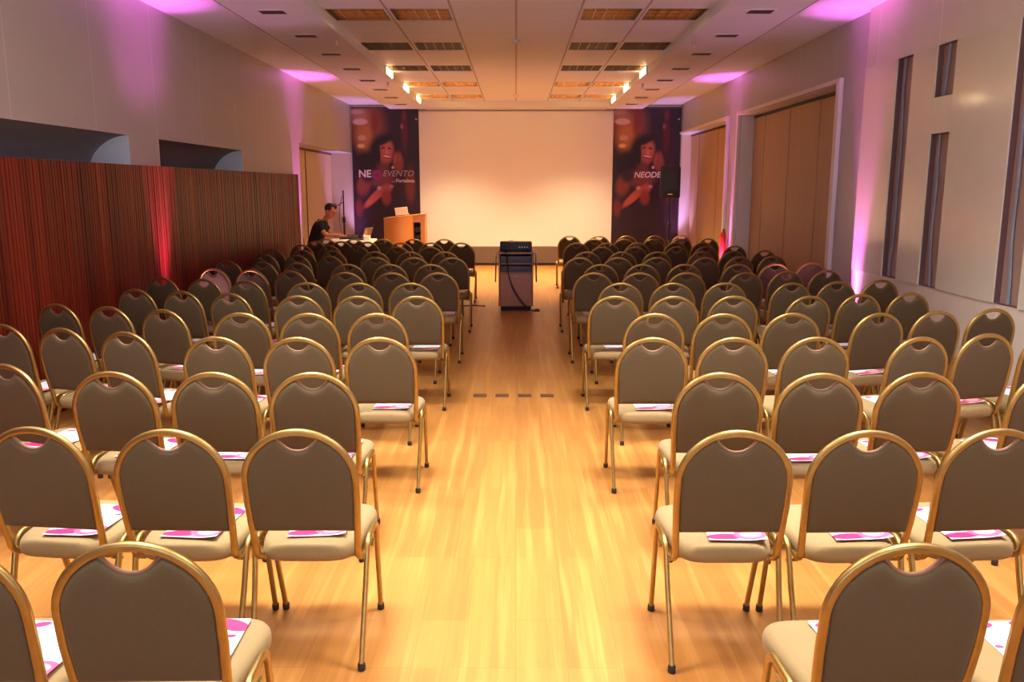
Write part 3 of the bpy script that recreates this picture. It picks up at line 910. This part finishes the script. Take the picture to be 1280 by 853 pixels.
cable([(-.13, 11.815, .86), (-.12, 11.79, .78), (-.10, 11.765, .5), (-.02, 11.755, .3), (.10, 11.745, .12), (.20, 11.73, .02), (.28, 11.70, .007), (.34, 11.72, .007)], .005, 'signal_cable', 'thinner black cable looping beside the power cable on the cart front')
cable([(-1.05, 12.3, .006), (-.85, 12.25, .006), (-.6, 12.28, .006), (-.45, 12.2, .006)], .007, 'floor_cable', 'short black cable lying on the floor beside the left aisle chairs')

# dark plates in the aisle floor
for i, x in enumerate((-.30, -.115, .075, .262)):
    o = MB().rbox(x-.056, x+.056, 6.80, 6.905, -.001, .003, .008).build('floor_plate', M['plate'], None, 40)
    tag(o, 'small dark rectangular plate set in the aisle floor, %s of four' % ['leftmost', 'second from left', 'third from left', 'rightmost'][i], 'floor plate', 'dark plates across the aisle')

# ------------------------------------------------------------------ lectern
lt = empty('lectern', (-2.27, 17.4, 0)); tag(lt, 'orange maple lectern with curved front and dark open shelf beside the left banner', 'lectern')
prof = []
for i in range(13):
    a = i/12
    prof.append((-.42+.60*a, -.16-.20*math.sin(PI*a*.5)*a*.2-.14*math.sin(PI*a)))
prof_out = prof
w_ = MB()
topz = lambda x: 1.09+.09*(x+.42)/.84
inn = [(x+.0, y+.03) for x, y in prof]
def strip(mb, A, B, z0f, z1f, m=0):
    ring_pts = A+list(reversed(B)); n = len(ring_pts)
    vs = [(x, y, z0f(x)) for x, y in ring_pts]+[(x, y, z1f(x)) for x, y in ring_pts]
    fs = [(i, (i+1) % n, n+(i+1) % n, n+i) for i in range(n)]
    k = len(A)
    for i in range(k-1):
        fs.append((i, i+1, n-2-i, n-1-i)); fs.append((n+i, n+n-1-i, n+n-2-i, n+i+1))
    mb.add(vs, fs, m)
strip(w_, prof, inn, lambda x: 0.0, topz)
w_.build('curved_front', M['orange_wood'], lt, 40)
MB().box(.33, .42, -.19, .2, 0, 1.17).build('side_panel', M['orange_wood'], lt, bevel=.004)
MB().box(-.42, -.39, -.13, .2, 0, 1.08).build('side_panel', M['orange_wood'], lt, bevel=.004)
MB().box(.17, .34, -.185, -.16, 0, .32).box(.17, .34, -.19, -.15, 1.02, 1.16).box(.17, .185, -.19, .15, .3, 1.12).build('shelf_surround', M['orange_wood'], lt, bevel=.003)
MB().box(.185, .33, .1, .13, .3, 1.03).build('shelf_back', M['rubber'], lt)
for z in (.32, .50, .66, .82): MB().box(.186, .329, -.15, .1, z, z+.012).build('shelf', M['black_plastic'], lt)
for z in (.50, .66, .82):
    MB().rbox(.195, .32, -.14, .05, z+.016, z+.10, .006).build('rack_unit', M['black_plastic'], lt, 40)
tp = MB()
A_ = [(x, y-.008) for x, y in prof]+[(.43, -.205)]
strip(tp, A_, [(x, .205) for x, y in A_], lambda x: 1.088+.09*(x+.42)/.84, lambda x: 1.108+.09*(x+.42)/.84)
tp.build('top', M['orange_wood'], lt, bevel=.004)
nb = empty('paper_stack', (-2.33, 17.36, 1.162)); nb.rotation_euler = (math.radians(0), math.radians(-5.6), 0)
nb.name = 'notebook_computer'
tag(nb, 'small white notebook computer standing open on the orange lectern', 'computer')
MB().rbox(-.13, .13, -.02, .16, .0, .014, .008).build('keyboard_base', M['paper'], nb, 40)
scm = MB(); scm.rbox(-.13, .13, -.006, .006, 0, .15, .005); so = scm.build('screen_lid', M['paper'], nb, 40); so.location = (0, -.012, .012); so.rotation_euler = (math.radians(14), 0, 0)

# ------------------------------------------------------------------ loudspeaker and tripod stand
sx0, sy0 = 3.17, 17.6
ss = empty('speaker_stand', (sx0, sy0, 0)); tag(ss, 'black tripod stand carrying the loudspeaker in front of the right banner', 'stand')
MB().cyl((0, 0, .12), (0, 0, .95), .019).build('lower_tube', M['black_metal'], ss, 40)
MB().cyl((0, 0, .95), (0, 0, 1.50), .0145).build('upper_tube', M['black_metal'], ss, 40)
MB().lathe([(.028, .90), (.03, .92), (.03, .99), (.022, 1.0)]).cyl((0, 0, .95), (.06, 0, .95), .007).build('collar', M['black_plastic'], ss, 40)
MB().lathe([(.03, .60), (.03, .66)]).build('hub', M['black_plastic'], ss, 40)
for i in range(3):
    a = 2*PI*i/3+.5
    l = MB(); l.tube([(.02*math.cos(a), .02*math.sin(a), .63), (.30*math.cos(a), .30*math.sin(a), .25), (.48*math.cos(a), .48*math.sin(a), .02)], .011, 8)
    l.tube([(.02*math.cos(a), .02*math.sin(a), .20), (.30*math.cos(a), .30*math.sin(a), .25)], .007, 8)
    lo = l.build('leg', M['black_metal'], ss, 60)
    MB().ball((.48*math.cos(a), .48*math.sin(a), .016), (.016, .016, .016), 8).build('foot_cap', M['rubber'], lo, 40)
ls = empty('loudspeaker', (sx0, sy0, 1.50)); ls.rotation_euler = (0, 0, math.radians(-8)); tag(ls, 'black loudspeaker box on the tripod stand before the right banner', 'loudspeaker')
def speaker_box():
    s_ = MB(); R = []
    for z, w, d in ((0, .18, .13), (.02, .20, .15), (.32, .205, .155), (.62, .20, .15), (.645, .18, .13)):
        R.append([(-w, -.17, z), (w, -.17, z), (w, -.02, z), (w*.7, d, z), (-w*.7, d, z), (-w, -.02, z)])
    s_.loft(R); return s_
speaker_box().build('cabinet', M['black_plastic'], ls, bevel=.012)
g_ = MB(); g_.rbox(-.175, .175, -.182, -.168, .03, .615, .006); go = g_.build('grille', M['black_metal'], ls, 40)
w_ = MB()
for z, q in ((.20, .13), (.47, .06)):
    w_.tube([(q*math.cos(2*PI*i/28), -.183, z+q*math.sin(2*PI*i/28)) for i in range(29)], .004, 6)
w_.build('driver_ring', M['black_plastic'], ls, 60)
MB().box(-.045, .045, -.19, -.182, .075, .09).build('badge', M['paper'], ls)
MB().cyl((0, 0, -.001), (0, 0, -.02), .03).build('pole_cup', M['black_plastic'], ls)

# ------------------------------------------------------------------ operator's table, equipment, person
tb = empty('side_table', (-3.12, 16.0, 0)); tag(tb, 'table by the left wall holding the operator\'s equipment', 'table')
MB().box(-.42, .42, -.35, .35, .715, .74).build('tabletop', M['brown_wood'], tb, bevel=.004)
for sx in (-1, 1):
    for sy_ in (-1, 1): MB().cyl((sx*.38, sy_*.31, 0), (sx*.38, sy_*.31, .715), .016, n=10).build('leg', M['chrome'], tb, 40)
tc = MB(); vs = []; n = 72
rings = []
def clothring(sc_, z, wv):
    R = []
    for i in range(n):
        a = 2*PI*i/n; cc_, s_ = math.cos(a), math.sin(a)
        k = 1/max(abs(cc_), abs(s_)) if True else 1
        x = cc_*k*.43*sc_; y_ = s_*k*.36*sc_
        q = 1+wv*math.sin(i*1.7)*.03
        R.append((x*q, y_*q, z))
    return R
tc.loft([clothring(1.03, .635, .8), clothring(1.01, .68, .4), clothring(1.0, .72, .1), clothring(.995, .741, 0), clothring(.98, .745, 0), clothring(.3, .746, 0)])
o = tc.build('tablecloth', M['cloth'], None, 50, loc=(-3.12, 16.0, 0)); tag(o, 'white cloth covering the operator\'s table at the left wall', 'tablecloth')
# laptop
lp = empty('laptop', (-2.94, 15.95, .747)); lp.rotation_euler = (0, 0, math.radians(75)); tag(lp, 'dark laptop open on the white cloth facing the seated man', 'laptop')
MB().rbox(-.17, .17, -.115, .115, 0, .018, .01).build('keyboard_base', M['black_plastic'], lp, 40)
l2 = MB(); l2.rbox(-.17, .17, -.006, .006, 0, .225, .005); lo = l2.build('screen_lid', M['chrome'], lp, 40); lo.location = (0, -.118, .016); lo.rotation_euler = (math.radians(18), 0, 0)
# mixer
mx = empty('audio_mixer', (-3.2, 16.18, .747)); tag(mx, 'low black audio mixer behind the laptop on the white cloth', 'mixer')
bm_ = MB(); bm_.add([(-.16, -.12, 0), (.16, -.12, 0), (.16, .12, 0), (-.16, .12, 0), (-.16, -.12, .03), (.16, -.12, .03), (.16, .12, .075), (-.16, .12, .075)], [(0, 3, 2, 1), (4, 5, 6, 7), (0, 1, 5, 4), (1, 2, 6, 5), (2, 3, 7, 6), (3, 0, 4, 7)])
bm_.build('case', M['black_plastic'], mx, bevel=.005)
kn = MB()
for i in range(7):
    for j in range(4):
        x = -.13+i*.043; y_ = -.09+j*.05; z = .03+(y_+.12)/.24*.045
        kn.cyl((x, y_, z-.003), (x, y_, z+.012), .007, n=8)
kn.build('knob', M['chrome'], mx, 40)
# bundle of cables and white adaptor
o = MB().rbox(-.06, .06, -.05, .05, 0, .085, .015).build('white_box', M['paper'], None, 40, loc=(-2.785, 15.78, .7472)); tag(o, 'small white box on the table end next to tangled cables', 'box')
cable([(-2.83, 16.05, .752), (-2.80, 16.08, .80), (-2.86, 16.12, .84), (-2.93, 16.14, .82), (-2.89, 16.2, .76), (-2.80, 16.15, .78), (-2.79, 16.05, .83), (-2.88, 16.06, .86), (-2.95, 16.18, .80), (-2.93, 16.2, .753)], .010, 'cable_bundle', 'tangled black cables heaped on the table beside the laptop')
# tall stand
ms = empty('microphone_stand', (-3.52, 17.35, 0)); tag(ms, 'tall black pole stand with side clip behind the operator\'s table', 'stand')
MB().cyl((0, 0, .10), (0, 0, 1.05), .021).build('lower_tube', M['black_metal'], ms, 40)
MB().cyl((0, 0, 1.0), (0, 0, 1.66), .014).build('upper_tube', M['black_metal'], ms, 40)
MB().lathe([(.02, 1.0), (.033, 1.03), (.033, 1.1), (.02, 1.13)]).build('collar', M['black_plastic'], ms, 40)
for i in range(3):
    a = 2*PI*i/3; l = MB()
    l.tube([(.02*math.cos(a), .02*math.sin(a), .5), (.2*math.cos(a), .2*math.sin(a), .25), (.36*math.cos(a), .36*math.sin(a), .012)], .01, 8)
    l.build('leg', M['black_metal'], ms, 60)
ck = MB(); ck.tube([(0, 0, 1.42), (-.05, 0, 1.40), (-.10, 0, 1.36), (-.16, 0, 1.37), (-.19, 0, 1.40)], .009, 8)
ck.build('boom_clip', M['black_metal'], ms, 60)
cb_ = MB(); cb_.tube([(-.02, -.02, 1.55), (-.07, -.02, 1.35), (-.09, -.02, 1.15), (-.08, -.02, .95), (-.03, -.02, .7)], .006, 8)
cb_.build('hanging_wire', M['black_plastic'], ms, 60)

# chair of the operator
oc = copy_tree(proto); oc.location = (-3.80, 15.8, 0); oc.rotation_euler = (0, 0, -PI/2+.04)
tag(oc, 'taupe banquet chair under the seated man in the left wall recess', 'chair', None)
if 'group' in oc: del oc['group']

# person: one continuous skinned body with clothing and hair as children
def skin_obj(name, verts, edges, radii, mat, parent, sub=2, rootv=0):
    me = bpy.data.meshes.new(name); me.from_pydata(verts, edges, [])
    o = bpy.data.objects.new(name, me); COL.objects.link(o)
    if parent: o.parent = parent
    sk = o.modifiers.new('skin', 'SKIN'); sk.use_smooth_shade = True
    layer = me.skin_vertices[0] if len(me.skin_vertices) else None
    if layer is None:
        bpy.context.view_layer.objects.active = o
        layer = me.skin_vertices[0]
    for i, r_ in enumerate(radii):
        layer.data[i].radius = r_ if isinstance(r_, tuple) else (r_, r_)
        layer.data[i].use_root = (i == rootv)
    sb = o.modifiers.new('sub', 'SUBSURF'); sb.levels = sub; sb.render_levels = sub
    me.materials.append(mat)
    bpy.context.view_layer.update()
    ev = o.evaluated_get(bpy.context.evaluated_depsgraph_get())
    nm = bpy.data.meshes.new_from_object(ev)
    o.modifiers.clear(); o.data = nm
    nm.materials.clear(); nm.materials.append(mat)
    for p in nm.polygons: p.use_smooth = True
    return o
def skeleton(chains):
    vs = []; es = []; rs = []; key = {}
    for ch in chains:
        prev = None
        for (p, r_) in ch:
            k_ = tuple(round(c_, 4) for c_ in p)
            if k_ not in key:
                key[k_] = len(vs); vs.append(p); rs.append(r_)
            i = key[k_]
            if prev is not None: es.append((prev, i))
            prev = i
    return vs, es, rs
man = empty('person', (-3.80, 15.8, 0)); man.scale = (1.07, 1.07, 1.07)
tag(man, 'dark-haired man in a black short-sleeved shirt leaning over the table', 'person')
pel = (0, 0, .54); wst = (.04, 0, .68); chs = (.12, 0, .88); ubk = (.17, 0, .98); nek = (.215, 0, 1.04); nk2 = (.25, 0, 1.09)
hd0 = (.275, 0, 1.13)
ch = [[(pel, .13), (wst, .115), (chs, .13), (ubk, .10), (nek, .055), (nk2, .048), (hd0, .05)]]
for s_ in (-1, 1):
    sh = (.16, .17*s_, .965); el = (.27, .22*s_, .80); wr_ = (.43, .12*s_-.02, .795); pm = (.49, .09*s_-.02, .785)
    ch.append([(ubk, .10), ((.16, .09*s_, .985), .07), (sh, .055), ((.22, .20*s_, .88), .044), (el, .038), ((.35, .17*s_, .795), .033), (wr_, .024), (pm, .028)])
    kn_ = (.43, .11*s_, .52); an = (.38, .12*s_, .10)
    ch.append([(pel, .13), ((.06, .09*s_, .53), .085), ((.25, .10*s_, .53), .075), (kn_, .058), ((.42, .115*s_, .34), .052), (an, .036), ((.42, .12*s_, .05), .036), ((.53, .13*s_, .04), .028)])
    for f, (dy, ln) in enumerate(((-.028, .062), (-.010, .072), (.010, .068), (.027, .054))):
        b0 = (pm[0]+.022, pm[1]+dy*.8, .782); b1 = (pm[0]+.022+ln*.55, pm[1]+dy, .785); b2 = (pm[0]+.022+ln, pm[1]+dy*1.05, .765)
        ch.append([(pm, .028), (b0, .009), (b1, .0085), (b2, .007)])
    ch.append([(pm, .028), ((pm[0]-.0, pm[1]-.034*s_, .780), .010), ((pm[0]+.035, pm[1]-.050*s_, .770), .008)])
vs, es, rs = skeleton(ch)
body = skin_obj('body', vs, es, rs, M['skin'], man, 2)
# head, merged into the body mesh
hb = MB()
def head_rings():
    R = []; n = 28
    # profile: z, front x, back x, half width
    pf = [(-.115, .055, -.015, .022), (-.105, .075, -.035, .040), (-.085, .085, -.050, .052), (-.06, .088, -.062, .060), (-.04, .090, -.075, .066), (-.015, .094, -.086, .070),
          (.01, .092, -.094, .073), (.035, .094, -.098, .076), (.06, .090, -.097, .076), (.085, .078, -.088, .070), (.105, .055, -.068, .055), (.118, .025, -.035, .032), (.122, .0, -.01, .008)]
    for z, f, bk_, hw_ in pf:
        cx = (f+bk_)/2; rx = (f-bk_)/2; ring = []
        for i in range(n):
            a = 2*PI*i/n; c_ = math.cos(a); s_ = math.sin(a)
            x = cx+rx*math.copysign(abs(c_)**.9, c_); y = hw_*math.copysign(abs(s_)**.9, s_)
            if c_ > .93:                              # nose and lips
                if -.035 < z < .012: x += .024*(1-abs(z+.022)/.036 if z < -.022 else 1-(z+.022)/.045)
                if z in (-.06,): x += .006
                if z in (-.085,): x -= .004
            if .75 < abs(c_) < .93 and c_ > 0 and z == .01: x -= .008   # eye sockets
            ring.append((x, y, z))
        R.append(ring)
    return R
HM = Matrix.Translation((.315, 0, 1.195)) @ Matrix.Rotation(math.radians(28), 4, 'Y') @ Matrix.Rotation(math.radians(-12), 4, 'Z')
hb.loft(head_rings(), 0, HM)
for s_ in (-1, 1):      # ears
    e = MB(); e.ball((-.012, .077*s_, -.005), (.016, .007, .030), 8)
    hb.add(e.v, e.f, 0, HM)
    e = MB(); e.ball((.083, .028*s_, .012), (.008, .012, .007), 8); hb.add(e.v, e.f, 1, HM)
    e = MB(); e.ball((.089, .028*s_, .028), (.005, .018, .0035), 6); hb.add(e.v, e.f, 1, HM)
e = MB(); e.ball((.090, 0, -.067), (.005, .022, .0045), 6); hb.add(e.v, e.f, 2, HM)
hd = hb.build('head_tmp', [M['skin'], M['hair'], simple('lips', srgb(150, 78, 66), .5)], None, 80)
import bmesh
bmh = bmesh.new(); bmh.from_mesh(body.data); n0 = len(bmh.faces); bmh.from_mesh(hd.data)
bmh.faces.ensure_lookup_table()
idxs = [p.material_index for p in hd.data.polygons]
for i, f in enumerate(bmh.faces):
    if i >= n0: f.material_index = idxs[i-n0]
    f.smooth = True
bmh.to_mesh(body.data); bmh.free()
body.data.materials.append(M['hair']); body.data.materials.append(hd.data.materials[2])
bpy.data.objects.remove(hd)
# hair
hr = MB()
hr.ball((-.022, 0, .048), (.102, .084, .090), 16, 0)
random.seed(2)
hr.v = [Vector((v.x, v.y, v.z))*(1+.02*math.sin(i_*2.3)) for i_, v in enumerate(hr.v)]
for i_ in range(26):
    a = random.uniform(-1.3, 1.3); z_ = random.uniform(.06, .12)
    e = MB(); e.ball((-.022+.085*math.cos(a), .075*math.sin(a), z_), (.02, .013, .016), 6); hr.add(e.v, e.f)
hr.v = [HM @ v for v in hr.v]
hr.build('hair', M['hair'], man, 80)
# shirt: torso and short sleeves
sc_ = [[(( -.01, 0, .53), .145), (wst, .135), (chs, .150), (ubk, .118), ((.205, 0, 1.035), .078)]]
for s_ in (-1, 1):
    sc_.append([(ubk, .118), ((.16, .09*s_, .985), .085), ((.16, .17*s_, .965), .070), ((.205, .193*s_, .90), .060), ((.235, .205*s_, .86), .056)])
vs, es, rs = skeleton(sc_)
skin_obj('shirt', vs, es, rs, M['shirt'], man, 2)
tr = [[((0, 0, .535), .142), ((-.01, 0, .60), .135)]]
for s_ in (-1, 1):
    tr.append([((0, 0, .535), .142), ((.06, .09*s_, .53), .095), ((.25, .10*s_, .53), .085), ((.43, .11*s_, .52), .068), ((.42, .115*s_, .34), .062), ((.385, .12*s_, .13), .055)])
vs, es, rs = skeleton(tr)
skin_obj('trousers', vs, es, rs, M['trousers'], man, 2)
for s_ in (-1, 1):
    b_ = MB(); b_.rbox(.33, .58, .125*s_-.045, .125*s_+.045, .002, .08, .035); b_.build('shoe', M['rubber'], man, 60)
gl = MB()
for s_ in (-1, 1):
    pts = [(.098, .03*s_+.022*math.cos(a), .012+.015*math.sin(a)) for a in [2*PI*i/16 for i in range(17)]]
    gl.tube([HM @ Vector(p) for p in pts], .0018, 6)
    gl.tube([HM @ Vector(p) for p in ((.098, .052*s_, .014), (.03, .078*s_, .014), (-.01, .08*s_, .012))], .0016, 6)
gl.build('spectacles', M['black_metal'], man, 60)

# ------------------------------------------------------------------ magenta uplights on the floor along the walls
def make_par():
    r = empty('uplight', (0, 0, 0))
    MB().lathe([(.085, .05), (.095, .06), (.095, .19), (.088, .20), (.080, .20), (.080, .185), (.001, .185)], n=24).build('can', M['black_metal'], r, 40)
    MB().lathe([(.078, .186), (.078, .19), (.001, .192)], n=24).build('lens', M['magenta_lens'], r, 40)
    y = MB(); y.tube([(-.10, 0, .13), (-.11, 0, .06), (-.11, 0, .008), (0, 0, .008), (.11, 0, .008), (.11, 0, .06), (.10, 0, .13)], .008, 8)
    y.build('yoke', M['black_metal'], r, 60)
    y = MB(); y.box(-.12, .12, -.09, -.07, 0, .01).box(-.12, .12, .07, .09, 0, .01).box(-.12, -.10, -.07, .07, 0, .01).box(.10, .12, -.07, .07, 0, .01); y.build('foot_frame', M['black_metal'], r)
    return r
par0 = None
pars = [(-1, 2.8, 'left wall near the camera', 1.0), (1, 2.8, 'right wall near the camera', 1.0), (-1, 8.42, 'left wall between the two niches', 1.0), (1, 8.80, 'right wall beside the glossy board', 1.0), (-1, 14.1, 'left wall beside the door recess', 1.0), (1, 14.35, 'right wall pillar between the two openings', 1.0),
        (-1, 18.6, 'left end of the back wall', .5), (1, 18.6, 'right end of the back wall', .5)]
for sx, yy, where, pw in pars:
    rear_ = yy > 18
    o = par0 = make_par() if par0 is None else par0
    if where != pars[0][2]: o = copy_tree(par0)
    xx = sx*(XW-.30) if sx < 0 else XW-.17
    if yy > 14 and sx < 0: xx = -XW+.22
    if yy > 18: xx = sx*(XW-.12)
    o.location = (xx, yy, 0)
    tag(o, 'small black uplight throwing magenta light up the %s' % where, 'uplight', 'magenta uplights')
    L = bpy.data.lights.new('uplight_beam', 'SPOT'); L.energy = (800 if not rear_ else 420)*pw; L.color = (1, .14, .86) if not rear_ else (.62, .36, 1); L.spot_size = math.radians(30 if not rear_ else 60); L.spot_blend = .9; L.shadow_soft_size = .06
    lo = bpy.data.objects.new('uplight_beam', L); COL.objects.link(lo); lo.location = (xx, yy, .21)
    d = Vector((sx*(XW+.02) if abs(xx) < XW else xx, yy, 3.6)) - Vector((xx, yy, .21))
    lo.rotation_euler = d.to_track_quat('-Z', 'Y').to_euler()
    L2 = bpy.data.lights.new('uplight_fill', 'SPOT'); L2.energy = (1150 if yy < 5 else 60 if yy < 10 else 45)*pw; L2.color = (.88, .74, 1) if yy < 5 else (1, .46, .78); L2.spot_size = math.radians(84 if yy < 5 else 92); L2.spot_blend = 1; L2.shadow_soft_size = .07  # second wide lamp added at each uplight to brighten ceiling and walls
    lo2 = bpy.data.objects.new('uplight_fill', L2); COL.objects.link(lo2); lo2.location = (xx, yy, .21)
    lo2.rotation_euler = Vector((-sx*1.0, 0.3 if yy < 5 else 0, 3.0)).to_track_quat('-Z', 'Y').to_euler()

# red extinguisher on the pillar between the openings
fe = empty('fire_extinguisher', (XW-.085, 14.42, .55)); tag(fe, 'narrow red fire extinguisher hanging on the pillar between the right openings', 'fire extinguisher')
MB().lathe([(.05, 0), (.056, .01), (.056, .36), (.045, .41), (.02, .43), (.02, .45)], n=20).build('cylinder', M['red'], fe, 40)
MB().box(-.012, .012, -.05, .03, .455, .465).cyl((0, 0, .44), (0, 0, .48), .012).build('valve_handle', M['black_metal'], fe)
MB().tube([(0, -.02, .45), (.0, -.07, .40), (0, -.066, .2), (0, -.062, .1)], .008, 8).build('hose', M['rubber'], fe, 60)
MB().box(.045, .083, -.02, .02, .2, .24).build('wall_hook', M['chrome'], fe)

# ------------------------------------------------------------------ world, camera
w = bpy.data.worlds.new('world'); sc.world = w; w.use_nodes = True
bg = w.node_tree.nodes['Background']; bg.inputs[0].default_value = (.75, .78, 1.0, 1); bg.inputs[1].default_value = 4.5
cam = bpy.data.cameras.new('camera'); cam.sensor_width = 36; cam.lens = 1050/1280*36
cam.clip_start = .05; cam.clip_end = 100
co_ = bpy.data.objects.new('camera', cam); COL.objects.link(co_)
co_.location = (0, 0, 1.72)
co_.rotation_euler = (PI/2-.181, 0, math.atan(5/1050*math.cos(.181)))
sc.camera = co_
sc.view_settings.view_transform = 'Standard'; sc.view_settings.look = 'None'
sc.view_settings.gamma = 1; sc.view_settings.use_curve_mapping = False
sc.view_settings.exposure = 0.0
